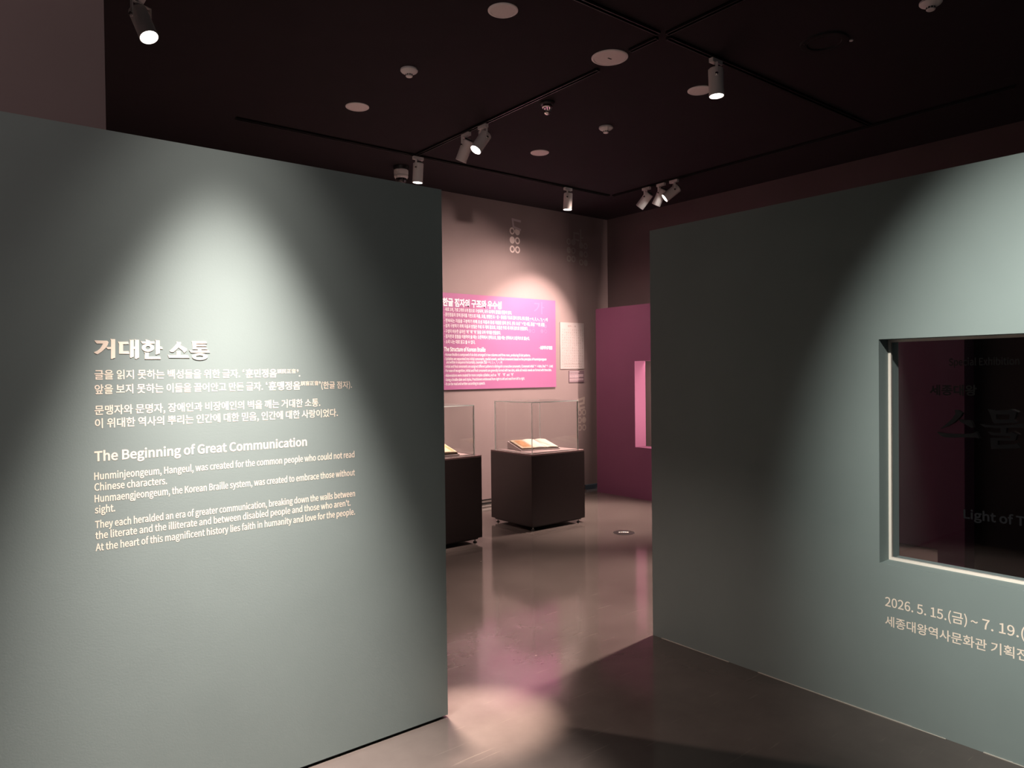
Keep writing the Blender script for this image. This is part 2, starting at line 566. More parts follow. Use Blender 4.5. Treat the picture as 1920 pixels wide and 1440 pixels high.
TITLE_STROKES = [[[(422.3,1708.8),(460.6,1708.3),(464.6,1703.7),(461.5,1693.7),(455.5,1683.7),(447.2,1675.0),(437.8,1667.0),(430.8,1662.0),(425.0,1664.3),(419.9,1668.8),(429.8,1673.5),(438.6,1681.5),(444.6,1691.5),(447.6,1698.3),(429.6,1698.2),(425.7,1702.3)]],
 [[(456.1,1687.7),(462.6,1686.9),(472.0,1687.5),(471.9,1680.6),(462.4,1679.2),(459.6,1681.8)]],
 [[(470.1,1715.7),(474.8,1713.9),(484.8,1714.1),(483.8,1650.8),(473.6,1646.1),(470.7,1646.8),(472.1,1708.5)]],
 [[(493.0,1706.2),(497.2,1705.3),(524.2,1706.2),(526.5,1698.1),(508.4,1697.4),(508.4,1673.3),(525.5,1673.9),(527.7,1663.9),(495.9,1664.3),(496.4,1697.6)]],
 [[(528.6,1713.7),(532.8,1712.1),(541.9,1713.3),(541.3,1654.5),(532.3,1650.2),(529.3,1651.8),(530.3,1709.0)]],
 [[(544.4,1715.3),(548.6,1713.4),(558.4,1713.6),(558.0,1651.9),(549.4,1646.2),(544.5,1647.8),(546.1,1710.0)]],
 [[(540.9,1689.6),(546.4,1689.7),(546.3,1680.9),(540.8,1680.8)]],
 [[(579.5,1715.4),(593.7,1710.9),(593.1,1707.9),(581.2,1707.7)]],
 [[(563.9,1709.6),(568.8,1707.7),(607.5,1709.1),(608.6,1700.5),(568.7,1700.4)]],
 [[(606.9,1686.5),(606.3,1683.3),(604.8,1680.2),(602.4,1677.4),(599.1,1675.1),(595.3,1673.4),(591.1,1672.3),(586.6,1671.9),(582.2,1672.2),(578.0,1673.2),(574.3,1674.9),(571.2,1677.1),(568.8,1679.8),(567.4,1682.8),(567.0,1685.9),(567.5,1689.1),(569.0,1692.2),(571.4,1694.9),(574.6,1697.2),(578.4,1699.0),(582.6,1700.1),(587.1,1700.5),(591.5,1700.3),(595.7,1699.3),(599.5,1697.6),(602.7,1695.4),(605.0,1692.7),(606.4,1689.7)],[(594.3,1686.3),(594.1,1684.9),(593.6,1683.6),(592.6,1682.4),(591.4,1681.4),(590.0,1680.6),(588.4,1680.1),(586.7,1679.9),(585.1,1680.1),(583.5,1680.5),(582.1,1681.2),(580.9,1682.2),(580.1,1683.4),(579.5,1684.7),(579.4,1686.1),(579.6,1687.5),(580.2,1688.8),(581.1,1690.0),(582.3,1691.0),(583.7,1691.8),(585.3,1692.3),(586.9,1692.5),(588.6,1692.4),(590.2,1691.9),(591.6,1691.2),(592.8,1690.2),(593.6,1689.0),(594.2,1687.7)]],
 [[(610.1,1714.7),(615.2,1712.7),(624.7,1712.9),(625.2,1666.8),(613.1,1662.1),(611.2,1663.2),(612.3,1710.6)]],
 [[(624.3,1691.5),(631.9,1690.3),(634.7,1682.0),(624.8,1682.6)]],
 [[(573.8,1671.1),(579.3,1669.1),(589.3,1669.2),(588.4,1655.1),(622.4,1655.3),(625.6,1655.0),(628.0,1646.5),(575.9,1646.3),(576.8,1667.0)]],
 [[(680.2,1710.1),(686.4,1708.0),(695.6,1708.2),(695.5,1702.1),(689.2,1691.0),(677.7,1678.8),(669.4,1671.9),(663.3,1671.8),(657.0,1675.3),(667.6,1685.2),(679.0,1698.5),(682.2,1703.0)]],
 [[(692.4,1697.1),(704.7,1691.2),(716.0,1684.2),(714.9,1678.1),(706.4,1669.2),(700.3,1678.0),(688.3,1687.7)]],
 [[(678.1,1676.1),(682.7,1675.3),(694.1,1676.2),(693.8,1660.3),(680.2,1660.2),(680.1,1672.2)]],
 [[(650.7,1662.1),(658.0,1660.2),(717.2,1661.3),(719.8,1658.8),(723.8,1651.1),(654.8,1651.6)]],
 [[(732.2,1711.6),(738.4,1710.7),(747.9,1708.6),(747.5,1684.1),(735.4,1683.4),(734.7,1706.1)]],
 [[(732.2,1711.6),(781.0,1712.0),(786.3,1704.3),(738.3,1703.4)]],
 [[(743.6,1700.2),(779.3,1700.8),(784.0,1694.7),(743.5,1694.0)]],
 [[(743.4,1690.1),(781.8,1690.7),(787.0,1683.2),(735.4,1683.0)]],
 [[(753.3,1683.6),(765.1,1683.7),(765.0,1677.6),(753.2,1677.4)]],
 [[(722.7,1679.9),(728.5,1678.3),(790.2,1679.6),(795.5,1670.6),(729.4,1670.3)]],
 [[(787.1,1656.2),(786.4,1653.4),(784.3,1650.7),(781.0,1648.3),(776.6,1646.3),(771.4,1644.8),(765.7,1643.9),(759.6,1643.5),(753.6,1643.8),(747.9,1644.7),(742.8,1646.2),(738.5,1648.1),(735.4,1650.5),(733.4,1653.1),(732.8,1655.9),(733.5,1658.7),(735.6,1661.3),(738.8,1663.7),(743.1,1665.7),(748.2,1667.2),(754.0,1668.2),(760.0,1668.6),(766.1,1668.3),(771.8,1667.4),(777.0,1666.0),(781.3,1664.0),(784.5,1661.7),(786.5,1659.0)],[(771.8,1656.3),(771.4,1655.3),(770.4,1654.3),(768.9,1653.4),(766.8,1652.6),(764.3,1652.1),(761.6,1651.7),(758.7,1651.6),(755.8,1651.7),(753.0,1652.0),(750.6,1652.5),(748.6,1653.3),(747.0,1654.2),(746.1,1655.1),(745.8,1656.2),(746.1,1657.2),(747.1,1658.2),(748.7,1659.1),(750.7,1659.9),(753.2,1660.5),(755.9,1660.8),(758.8,1661.0),(761.7,1660.9),(764.5,1660.5),(766.9,1660.0),(769.0,1659.3),(770.5,1658.4),(771.5,1657.4)]]]
RELIEF_STROKES = [[[(1244.7,1404.6),(1232.1,1403.4),(1215.0,1392.9),(1221.5,1376.8),(1246.7,1349.9),(1275.9,1330.5),(1303.6,1319.0),(1283.2,1336.2),(1257.5,1363.4),(1241.2,1388.0)]],
 [[(1232.2,1364.5),(1210.8,1362.3),(1186.1,1361.3),(1178.4,1351.1),(1172.9,1333.7),(1179.2,1329.5),(1203.8,1344.0),(1221.5,1353.1)]],
 [[(1314.8,1305.1),(1272.3,1300.6),(1210.9,1302.2),(1175.7,1307.0),(1166.0,1314.2),(1158.3,1305.2),(1150.8,1286.2),(1161.8,1289.4),(1211.0,1288.3),(1246.8,1284.1),(1283.3,1283.9),(1301.8,1290.8)]],
 [[(1120.5,1411.7),(1090.2,1405.7),(1044.1,1410.3),(1039.2,1414.9),(1017.6,1400.6),(1023.0,1391.4),(1110.4,1390.4)]],
 [[(1112.1,1396.5),(1089.6,1393.5),(1089.6,1364.8),(1103.0,1361.5)]],
 [[(1040.8,1400.5),(1018.2,1399.1),(1026.3,1366.4),(1044.1,1367.1)]],
 [[(1103.7,1369.1),(1024.7,1372.5),(1013.4,1359.4),(1097.7,1353.3)]],
 [[(1149.6,1347.4),(1107.1,1343.6),(1040.9,1348.0),(1005.4,1355.3),(995.9,1356.5),(980.1,1343.5),(988.0,1341.2),(1040.9,1338.5),(1090.3,1334.1),(1130.8,1335.9)]],
 [[(1073.7,1336.9),(1052.3,1337.9),(1054.0,1315.1),(1072.1,1314.1)]],
 [[(1120.7,1317.1),(1090.4,1313.8),(1040.9,1316.6),(1035.1,1320.7),(1012.5,1309.9),(1021.5,1303.8),(1107.2,1303.6)]],
 [[(1038.3,1312.2),(1015.7,1309.0),(1020.9,1289.9),(1039.7,1290.2)]],
 [[(1110.5,1292.6),(1041.0,1295.0),(1019.9,1291.5),(1024.8,1285.9),(1107.2,1281.3)]],
 [[(1110.6,1287.2),(1083.8,1287.4),(1083.8,1251.4),(1107.2,1249.7)]],
 [[(1107.2,1261.2),(1024.8,1271.6),(1015.1,1276.0),(1004.0,1258.0),(1041.0,1252.3),(1107.3,1246.6)]]]


bm = bmesh.new()
for k, loops in enumerate(TITLE_STROKES):
    ear_fill(bm, [[(a / 1000, b / 1000) for a, b in lp] for lp in loops], PL, 0.0010 + 0.00002 * k)
o = link_bm('wall_lettering', bm, M['letter'])
tag(o, 'large cream brush style Hangul title at the top of the left wall text', 'lettering')

t = thing('wall_lettering', 'four lines of cream Hangul text under the large left wall title', 'lettering', (0, 0, 0))
kw = dict(weight=0.018, thick=0.0007)
HK = 0.0315
bm = bmesh.new()
add_text(bm, '글을 읽지 못하는 백성들을 위한 글자.', PL, 0.4205, 1.5795, HK, 0.904 - 0.4205, **kw)
add_quote(bm, PL, 0.917, 1.6005, 0.0105)
add_text(bm, '훈민정음', PL, 0.925, 1.5795, HK, 0.120, weight=0.03, thick=0.0007)
add_text(bm, '訓民正音', PL, 1.047, 1.5935, 0.0165, 0.076, weight=0.02, thick=0.0007)
add_quote(bm, PL, 1.130, 1.6045, 0.0105, True)
add_text(bm, '.', PL, 1.1345, 1.5795, HK, None, **kw)
link_bm('text_line', bm, M['letter'], t)
bm = bmesh.new()
add_text(bm, '앞을 보지 못하는 이들을 끌어안고 만든 글자.', PL, 0.4200, 1.5300, HK, 0.990 - 0.42, **kw)
add_quote(bm, PL, 1.005, 1.5510, 0.0105)
add_text(bm, '훈맹정음', PL, 1.0125, 1.5300, HK, 0.128, weight=0.03, thick=0.0007)
add_text(bm, '訓盲正音', PL, 1.142, 1.5445, 0.0165, 0.075, weight=0.02, thick=0.0007)
add_quote(bm, PL, 1.2225, 1.5550, 0.0105, True)
add_text(bm, '(한글 점자).', PL, 1.2285, 1.5305, 0.0285, 0.136, **kw)
link_bm('text_line', bm, M['letter'], t)
for s, z, x1 in (('문맹자와 문명자, 장애인과 비장애인의 벽을 깨는 거대한 소통.', 1.4595, 1.223),
                 ('이 위대한 역사의 뿌리는 인간에 대한 믿음, 인간에 대한 사랑이었다.', 1.4150, 1.299)):
    bm = bmesh.new()
    add_text(bm, s, PL, 0.4190, z, HK, x1 - 0.419, **kw)
    link_bm('text_line', bm, M['letter'], t)

o = text_obj('wall_lettering', [('The Beginning of Great Communication', 0.4155, 1.3010, 0.0385, 1.164 - 0.4155)], PL,
             M['letter'], weight=0.030, thick=0.0007)
tag(o, 'bold cream English heading in the middle of the left wall text', 'lettering')
t = thing('wall_lettering', 'seven lines of small cream English text at the bottom of the left wall text', 'lettering', (0, 0, 0))
for s, z, x1 in (('Hunminjeongeum, Hangeul, was created for the common people who could not read', 1.2380, 1.371),
                 ('Chinese characters.', 1.2010, 0.641),
                 ('Hunmaengjeongeum, the Korean Braille system, was created to embrace those without', 1.1620, 1.372),
                 ('sight.', 1.1245, 0.475),
                 ('They each heralded an era of greater communication, breaking down the walls between', 1.0740, 1.371),
                 ("the literate and the illiterate and between disabled people and those who aren't.", 1.0370, 1.350),
                 ('At the heart of this magnificent history lies faith in humanity and love for the people.', 0.9970, 1.370)):
    text_obj('text_line', [(s, 0.4140, z, 0.0290, x1 - 0.414)], PL, M['letter'], t, weight=0.020, thick=0.0007)

o = text_obj('wall_lettering', [('2026. 5. 15.(금)', -1.506, 0.5110, 0.0490, 0.333)], PR, M['letter'], weight=0.012, thick=0.0007)
bm = bmesh.new()
bm.from_mesh(o.data)
add_text(bm, '~ 7. 19.(일)', PR, -1.160, 0.5110, 0.0490, 0.258, weight=0.012, thick=0.0007)
bm.to_mesh(o.data)
bm.free()
tag(o, 'cream exhibition dates on the right green wall just below the window', 'lettering')
o = text_obj('wall_lettering', [('세종대왕역사문화관 기획전시실', -1.506, 0.4250, 0.0455, 0.640)], PR, M['letter'],
             weight=0.012, thick=0.0007)
tag(o, 'cream Hangul venue line on the right green wall under the dates', 'lettering')

# raised black title letters and vinyl on the dark window pane
bm = bmesh.new()
for k, loops in enumerate(RELIEF_STROKES):
    ear_fill(bm, [[(-a / 1000, b / 1000) for a, b in lp] for lp in loops], PG, 0.022 + 0.0001 * k)
o = link_bm('relief_lettering', bm, M['relief'])
tag(o, 'big raised black Hangul letters on the dark window pane', 'lettering')
o = text_obj('window_lettering', [('세종대왕', -1.352, 1.470, 0.043, 0.185)], PG, M['glass_ink'], weight=0.03, thick=0.0012)
tag(o, 'dark grey Hangul line on the window pane above the raised black letters', 'lettering')
o = text_obj('window_lettering', [('Light of The', -1.219, 0.940, 0.044, 0.285)], PG, M['glass_ink_pale'], weight=0.03, thick=0.0012)
tag(o, 'slate grey English words low on the window pane', 'lettering')
o = text_obj('window_lettering', [('Special Exhibition', -1.275, 1.595, 0.036, 0.262)], PG, M['glass_ink'], weight=0.02, thick=0.0012)
tag(o, 'faint dark English words near the top of the window pane', 'lettering')

# ------------------------------------------------------------------ back wall: poster, chart, caption, decals
t = thing('text_panel', 'bright magenta text panel with white Hangul and English text on the back wall', 'sign', (4.42, YB, 1.405))
def loc_plane(t, d):
    return Plane((-t.location.x, -d, -t.location.z), (1, 0, 0), (0, 0, 1), (0, -1, 0))
box('board', (0, 1.877, -0.020, -0.002, 0, 1.117), M['pink'], t)
PP = loc_plane(t, 0.0203)
text_obj('watermark', [('가', 5.93, 2.35, 0.15, 0.17)], PP, M['pink_pale'], t, weight=0.01)
bm = bmesh.new()
for cx in (5.86, 6.06):
    for i in range(2):
        for j in range(3):
            c = (cx + i * 0.06, 2.25 - j * 0.065)
            n = 20
            lo = [[(c[0] + 0.026 * math.cos(6.2832 * q / n), c[1] + 0.026 * math.sin(6.2832 * q / n)) for q in range(n)]]
            if (i + j + int(cx * 10)) % 2:
                lo.append([(c[0] + 0.017 * math.cos(6.2832 * q / n), c[1] + 0.017 * math.sin(6.2832 * q / n)) for q in range(n)])
            ear_fill(bm, lo, PP, 0.0006)
link_bm('watermark', bm, M['pink_pale'], t)
PP = loc_plane(t, 0.0212)
text_obj('heading', [('한글 점자의 구조와 우수성', 4.560, 2.378, 0.088, 5.413 - 4.560)], PP, M['white_ink'], t, weight=0.04)
text_obj('heading', [('The Structure of Korean Braille', 4.570, 1.850, 0.056, 5.162 - 4.570)], PP, M['white_ink'], t, weight=0.03)
for s, z, x1, h in (('- 세로 3개, 가로 2개의 6개 점으로 구성되며, 모두 63개의 점형을 만들어 낸다.', 2.332, 5.571, 0.043),
                    ('- 훈민정음의 창제 원리를 기반으로 자음, 모음, 받침인 초·중·종성을 기초로 풀어 쓴다. (예: 한글 → ㅎ, ㅏ, ㄴ, ㄱ, ㅡ, ㄹ)', 2.272, 6.158, 0.043),
                    ("- 연속되는 자음을 구분하기 위해 초성 자음과 종성 자음을 달리 쓴다. (예: 초성 'ㄱ'은 4점, 종성 'ㄱ'은 1점)", 2.204, 6.103, 0.043),
                    ('- 쉽게 구분하기 위해 자음과 받침은 주로 두 개의 점으로, 모음은 주로 세 개의 점으로 만들었다.', 2.145, 5.828, 0.043),
                    ("- 구성이 비슷한 글자인 '애' '얘' '위' 등을 모아 약자를 만들었다.", 2.081, 5.396, 0.043),
                    ('- 점자판과 점필을 이용하여 쓸 때는 오른쪽에서 왼쪽으로, 읽을 때는 왼쪽에서 오른쪽으로 읽는다.', 2.022, 5.854, 0.043),
                    ('- 소리 나는 대로 읽고 쓸 수 있다.', 1.960, 5.013, 0.043),
                    ('- Korean Braille is composed of six dots arranged in two columns and three rows, producing 63 dot patterns.', 1.812, 5.863, 0.036),
                    ('- Syllables are separated into initial consonants, medial vowels, and final consonants based on the principles of Hunminjeongeum', 1.763, 6.130, 0.036),
                    ('  and written in sequence horizontally. (example: 한글 → ㅎ, ㅏ, ㄴ, ㄱ, ㅡ, ㄹ)', 1.724, 5.413, 0.036),
                    ("- Initial and final consonants are assigned different patterns to distinguish consecutive consonants. (Consonant initial 'ㄱ' - 4 dots, final 'ㄱ' - 1 dot)", 1.675, 6.240, 0.036),
                    ('- For ease of recognition, initial and final consonants are generally formed with two dots, while all medial vowels are formed with three dots.', 1.626, 6.218, 0.036),
                    ('- Abbreviations were created for more complex syllables, such as “애” “얘” and “위”', 1.571, 5.588, 0.036),
                    ('- Using a braille slate and stylus, Practitioners embossed from right to left and read from left to right.', 1.522, 5.767, 0.036),
                    ('- It can be read and written according to speech.', 1.473, 5.151, 0.036)):
    x0 = 4.575 if not s.startswith('  ') else 4.600
    text_obj('text_line', [(s.strip(), x0, z - h * 0.42, h, x1 - x0)], PP, M['white_ink'], t, weight=0.012)
text_obj('text_line', [('- 송암박두성기념집', 6.013, 1.893, 0.043, 0.218)], PP, M['white_ink'], t, weight=0.03)

t = thing('braille_chart', 'pale cream sheet with a grid of braille cells beside the magenta panel', 'poster', (6.384, YB, 1.638))
box('sheet', (0, 0.430, -0.010, -0.001, 0, 0.610), M['paper'], t)
bm = bmesh.new()
CP = loc_plane(t, 0.0102)
for r_ in range(14):
    for c_ in range(11):
        cx, cz = 6.384 + 0.040 + c_ * 0.0355, 1.638 + 0.520 - r_ * 0.034
        on = [(i, j) for i in range(2) for j in range(3) if random.random() < 0.55]
        for i, j in on:
            p0 = (cx + i * 0.009, cz - j * 0.008)
            d = 0.0033
            vs = [bm.verts.new(CP.at(p0[0] + d * math.cos(a), p0[1] + d * math.sin(a), 0.0005)) for a in [k * math.pi / 3 for k in range(6)]]
            bm.faces.new(vs)
for r_ in range(2):
    for c_ in range(9):
        p0 = (6.384 + 0.07 + c_ * 0.036 + r_ * 0.004, 1.638 + 0.062 - r_ * 0.032)
        vs = [bm.verts.new(CP.at(p0[0] + a, p0[1] + b, 0.0005)) for a, b in ((0, 0), (0.022, 0), (0.022, 0.005), (0, 0.005))]
        bm.faces.new(vs)
link_bm('print', bm, M['ink'], t)
text_obj('heading', [('점자 · 표', 6.384 + 0.135, 1.638 + 0.555, 0.020, 0.15)], CP, M['ink'], t, weight=0.02)

t = thing('caption_card', 'small mauve caption card under the braille chart', 'sign', (6.536, YB, 1.457))
box('card', (0, 0.277, -0.008, -0.001, 0, 0.157), M['caption'], t)
bm = bmesh.new()
for a0, a1, b0, b1 in ((0.010, 0.190, 0.136, 0.146), (0.010, 0.170, 0.118, 0.124), (0.010, 0.262, 0.100, 0.107), (0.010, 0.262, 0.088, 0.095),
                       (0.010, 0.262, 0.076, 0.083), (0.010, 0.180, 0.064, 0.071), (0.010, 0.262, 0.048, 0.053), (0.010, 0.262, 0.038, 0.043),
                       (0.010, 0.262, 0.028, 0.033), (0.010, 0.165, 0.016, 0.021)):
    x = a0
    while x < a1:
        l_ = min(random.uniform(0.012, 0.035), a1 - x)
        add_box(bm, x, x + l_, -0.0088, -0.008, b0, b1)
        x += l_ + 0.0035
link_bm('text_lines', bm, M['caption_ink'], t)


def ring_loops(cx, cz, r, filled, n=22, sq=1.12):
    lo = [[(cx + r * math.cos(6.28318 * q / n), cz + r * sq * math.sin(6.28318 * q / n)) for q in range(n)]]
    if not filled:
        k = 0.56
        lo.append([(cx + r * k * math.cos(6.28318 * q / n), cz + r * k * sq * math.sin(6.28318 * q / n)) for q in range(n)])
    return lo


def cell(bm, cx, cz, pat, r=0.040, dx=0.083, dz=0.112):
    for j in range(3):
        for i in range(2):
            ear_fill(bm, ring_loops(cx + (i - 0.5) * dx, cz + (1 - j) * dz, r, pat[j][i]), PB, 0.001)


def strokes(bm, segs, w_):
    for pts in segs:
        for (a, b), (c, d) in zip(pts, pts[1:]):
            L = math.hypot(c - a, d - b)
            nx, nz = -(d - b) / L * w_ / 2, (c - a) / L * w_ / 2
            ex, ez = (c - a) / L * w_ / 2, (d - b) / L * w_ / 2
            ear_fill(bm, [[(a + nx - ex, b + nz - ez), (c + nx + ex, d + nz + ez), (c - nx + ex, d - nz + ez), (a - nx - ex, b - nz - ez)]],
                     PB, 0.001 + random.random() * 0.0002)


t = thing('wall_decal', 'white braille cell under a lilac letter high on the back wall', 'wall decal', (0, 0, 0))
bm = bmesh.new()
strokes(bm, [[(5.735, 3.482), (5.618, 3.490), (5.630, 3.400), (5.735, 3.375)]], 0.028)
link_bm('letter', bm, M['decal_grey'], t)
bm = bmesh.new()
cell(bm, 5.650, 3.235, ((0, 1), (1, 0), (0, 0)))
link_bm('dots', bm, M['decal_white'], t)
t = thing('wall_decal', 'faint grey pair of braille cells near the upper corner of the back wall', 'wall decal', (0, 0, 0))
bm = bmesh.new()
strokes(bm, [[(6.74, 3.44), (6.66, 3.44), (6.66, 3.36), (6.745, 3.35)], [(6.78, 3.49), (6.78, 3.28)], [(6.78, 3.39), (6.82, 3.39)]], 0.022)
link_bm('letter', bm, M['decal_dark'], t)
bm = bmesh.new()
cell(bm, 6.605, 3.205, ((0, 1), (1, 0), (0, 0)), r=0.038)
cell(bm, 6.830, 3.175, ((1, 0), (1, 0), (0, 1)), r=0.038)
link_bm('dots', bm, M['decal_dark'], t)
t = thing('wall_decal', 'light taupe letter and braille cell on the back wall right of the glass case', 'wall decal', (0, 0, 0))
bm = bmesh.new()
strokes(bm, [[(6.705, 1.222), (6.815, 1.245), (6.810, 1.180), (6.715, 1.165), (6.722, 1.105), (6.815, 1.120)]], 0.030)
link_bm('letter', bm, M['decal_taupe'], t)
bm = bmesh.new()
cell(bm, 6.772, 0.952, ((0, 0), (0, 1), (0, 0)), r=0.038, dx=0.080, dz=0.102)
link_bm('dots', bm, M['decal_taupe'], t)

bpy.data.scenes.remove(TYPE_SCENE)

# ------------------------------------------------------------------ display cases
def display_case(label, x0, x1, y0, y1, zt, zg, ins, ins_r):
    t = thing('display_case', label, 'display case', (x0, y0, 0), 'glass display cases')
    W, D = x1 - x0, y1 - y0
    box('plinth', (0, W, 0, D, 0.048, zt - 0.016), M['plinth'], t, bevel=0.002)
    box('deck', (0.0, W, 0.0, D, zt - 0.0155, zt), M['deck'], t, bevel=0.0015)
    box('recessed_base', (0.03, W - 0.03, 0.03, D - 0.03, 0.030, 0.0475), M['black'], t)
    for cx in (0.05, W - 0.05):
        for cy in (0.05, D - 0.05):
            bm = bmesh.new()
            add_lathe(bm, [(0.016, 0.0), (0.018, 0.003), (0.018, 0.009), (0.007, 0.012), (0.007, 0.030)], Matrix.Translation((cx, cy, 0)), 16)
            link_bm('foot', bm, M['alu'], t)
    th = 0.010
    a0, a1, b0, b1, c0, c1 = ins, W - ins_r, 0.024, D - 0.030, zt + 0.0005, zg
    box('base_board', (a0 + th + 0.002, a1 - th - 0.002, b0 + th + 0.002, b1 - th - 0.002, zt + 0.0003, zt + 0.006), M['board'], t)
    for nm, b in (('glass_pane', (a0, a1, b0, b0 + th, c0, c1 - th)), ('glass_pane', (a0, a1, b1 - th, b1, c0, c1 - th)),
                  ('glass_pane', (a0, a0 + th, b0 + th, b1 - th, c0, c1 - th)), ('glass_pane', (a1 - th, a1, b0 + th, b1 - th, c0, c1 - th)),
                  ('glass_top', (a0, a1, b0, b1, c1 - th, c1))):
        bm = bmesh.new()
        add_box(bm, *b)
        dims = (b[1] - b[0], b[3] - b[2], b[5] - b[4])
        ax = dims.index(min(dims))
        for f in bm.faces:
            f.normal_update()
            f.material_index = 0 if abs(f.normal[ax]) > 0.9 else 1
        link_bm(nm, bm, None, t, mats=[M['glass'], M['glass_edge']])
    return t


display_case('dark brown plinth with a clear glass box, right case below the magenta panel', 4.64, 5.372, 5.52, 6.20, 0.770, 1.295, 0.032, 0.062)
display_case('dark brown plinth with a glass box, partly hidden behind the left green partition', 3.25, 4.00, 5.49, 6.17, 0.820, 1.295, 0.060, 0.060)


def book_stand(label, x0, x1, y0, y1, z, hb):
    bm = bmesh.new()
    hf = 0.012
    pts = [(y0, 0), (y1, 0), (y1, hb), (y0, hf)]
    L = [bm.verts.new((0, p[0] - y0, p[1])) for p in pts]
    Rr = [bm.verts.new((x1 - x0, p[0] - y0, p[1])) for p in pts]
    bm.faces.new(L)
    bm.faces.new(Rr[::-1])
    for i in range(4):
        bm.faces.new((L[i], Rr[i], Rr[(i + 1) % 4], L[(i + 1) % 4]))
    o = link_bm('book_stand', bm, M['stand'])
    o.location = (x0, y0, z)
    tag(o, label, 'book stand', 'book stands in the cases')
    return o


o = book_stand('sloped grey book stand under the open book in the right glass case', 4.735, 5.190, 5.800, 6.150, 0.7763, 0.076)
o.rotation_euler = (0, 0, -0.25)
book_stand('sloped grey book stand under the book in the left glass case', 3.345, 3.800, 5.560, 5.930, 0.8263, 0.115)


def page(bm, x0, x1, y0, y1, curve, base, thick, n=10):
    top, bot = [], []
    for i in range(n + 1):
        u = i / n
        x = x0 + (x1 - x0) * u
        h = base + thick + curve * math.sin(math.pi * min(1, u)) * (1 - 0.35 * u)
        top.append((bm.verts.new((x, y0, h)), bm.verts.new((x, y1, h))))
        bot.append((bm.verts.new((x, y0, base)), bm.verts.new((x, y1, base))))
    for i in range(n):
        bm.faces.new((top[i][0], top[i + 1][0], top[i + 1][1], top[i][1]))
        bm.faces.new((bot[i][0], bot[i][1], bot[i + 1][1], bot[i + 1][0]))
        bm.faces.new((top[i][0], bot[i][0], bot[i + 1][0], top[i + 1][0]))
        bm.faces.new((top[i][1], top[i + 1][1], bot[i + 1][1], bot[i][1]))
    for i in (0, n):
        bm.faces.new((top[i][0], top[i][1], bot[i][1], bot[i][0]))


def open_book(label, x, y, z, tilt, widths, H, brown, turn=0.0):
    t = thing('open_book', label, 'book', (x, y, z), 'open books in the cases')
    t.rotation_euler = (tilt, 0, turn)
    tot = sum(widths)
    box('cover', (-0.004, tot + 0.004, -0.004, H + 0.004, 0.0015, 0.0050), M['cover'], t)
    xx = 0.0
    for i, w_ in enumerate(widths):
        bm = bmesh.new()
        page(bm, xx + 0.0005, xx + w_ - 0.0005, 0, H, 0.008 if i else 0.003, 0.0052, 0.012 if i < 2 else 0.009)
        pb = link_bm('page_block', bm, M['page_brown'] if i == brown else M['page'], t)
        if i == brown:
            box('picture', (xx + 0.030, xx + w_ - 0.018, 0.035, H - 0.030, 0.0205, 0.0212), M['plate'], pb)
        xx += w_
        if i < len(widths) - 1:
            box('gutter_shade', (xx - 0.0022, xx + 0.0022, 0.0, H, 0.0052, 0.0178), M['gutter_shade'], t)  # dark strip gives the crease between leaves its shade
    return t


open_book('open book with a browned picture page and two white leaves in the right glass case', 4.752, 5.806, 0.7763 + 0.014,
          math.atan2(0.064, 0.350), (0.140, 0.142, 0.142), 0.315, 0, -0.25)
open_book('open book with a wide tan page and white lower edge in the left glass case', 3.355, 5.575, 0.8263 + 0.017, math.atan2(0.103, 0.370),
          (0.21, 0.220), 0.30, 1)

# ------------------------------------------------------------------ track lighting
ZT = ZC - 0.018


def track(label, x0, x1, y0, y1):
    t = thing('lighting_track', label, 'lighting track', (x0, y0, ZC), 'ceiling lighting tracks')
    w_ = 0.017
    L, D = x1 - x0, y1 - y0
    bm = bmesh.new()
    if L > D:
        add_box(bm, 0, L, -w_, -w_ + 0.006, -0.018, 0)
        add_box(bm, 0, L, w_ - 0.006, w_, -0.018, 0)
        add_box(bm, 0, L, -w_, w_, -0.004, 0)
    else:
        add_box(bm, -w_, -w_ + 0.006, 0, D, -0.018, 0)
        add_box(bm, w_ - 0.006, w_, 0, D, -0.018, 0)
        add_box(bm, -w_, w_, 0, D, -0.004, 0)
    link_bm('rail', bm, M['track'], t)
    for e in (-0.004, max(L, D)):
        if L > D:
            box('end_cap', (e, e + 0.004, -w_, w_, -0.018, 0), M['track'], t)
        else:
            box('end_cap', (-w_, w_, e, e + 0.004, -0.018, 0), M['track'], t)
    return t


track('black track running from the ceiling speaker to the two paired spotlights', 3.63, 3.63, 3.56, 5.96)
track('short black track between the ceiling speaker and the track crossing', 3.585, 3.585, 3.00, 3.215)
track('black track leaving the crossing towards the top edge of the photo', 3.59, 3.59, -1.2, 2.915)
track('black track from the crossing past the single big spotlight to the right', 3.64, 6.30, 2.95, 2.95)
track('black track left of the crossing at the top of the photo', 0.9, 3.54, 2.95, 2.95)
track('long black track along the back wall over the two upright spotlights', 1.95, 6.28, 6.00, 6.00)
track('black track on the right carrying the three bunched spotlights', 6.33, 6.33, 1.9, 5.97)


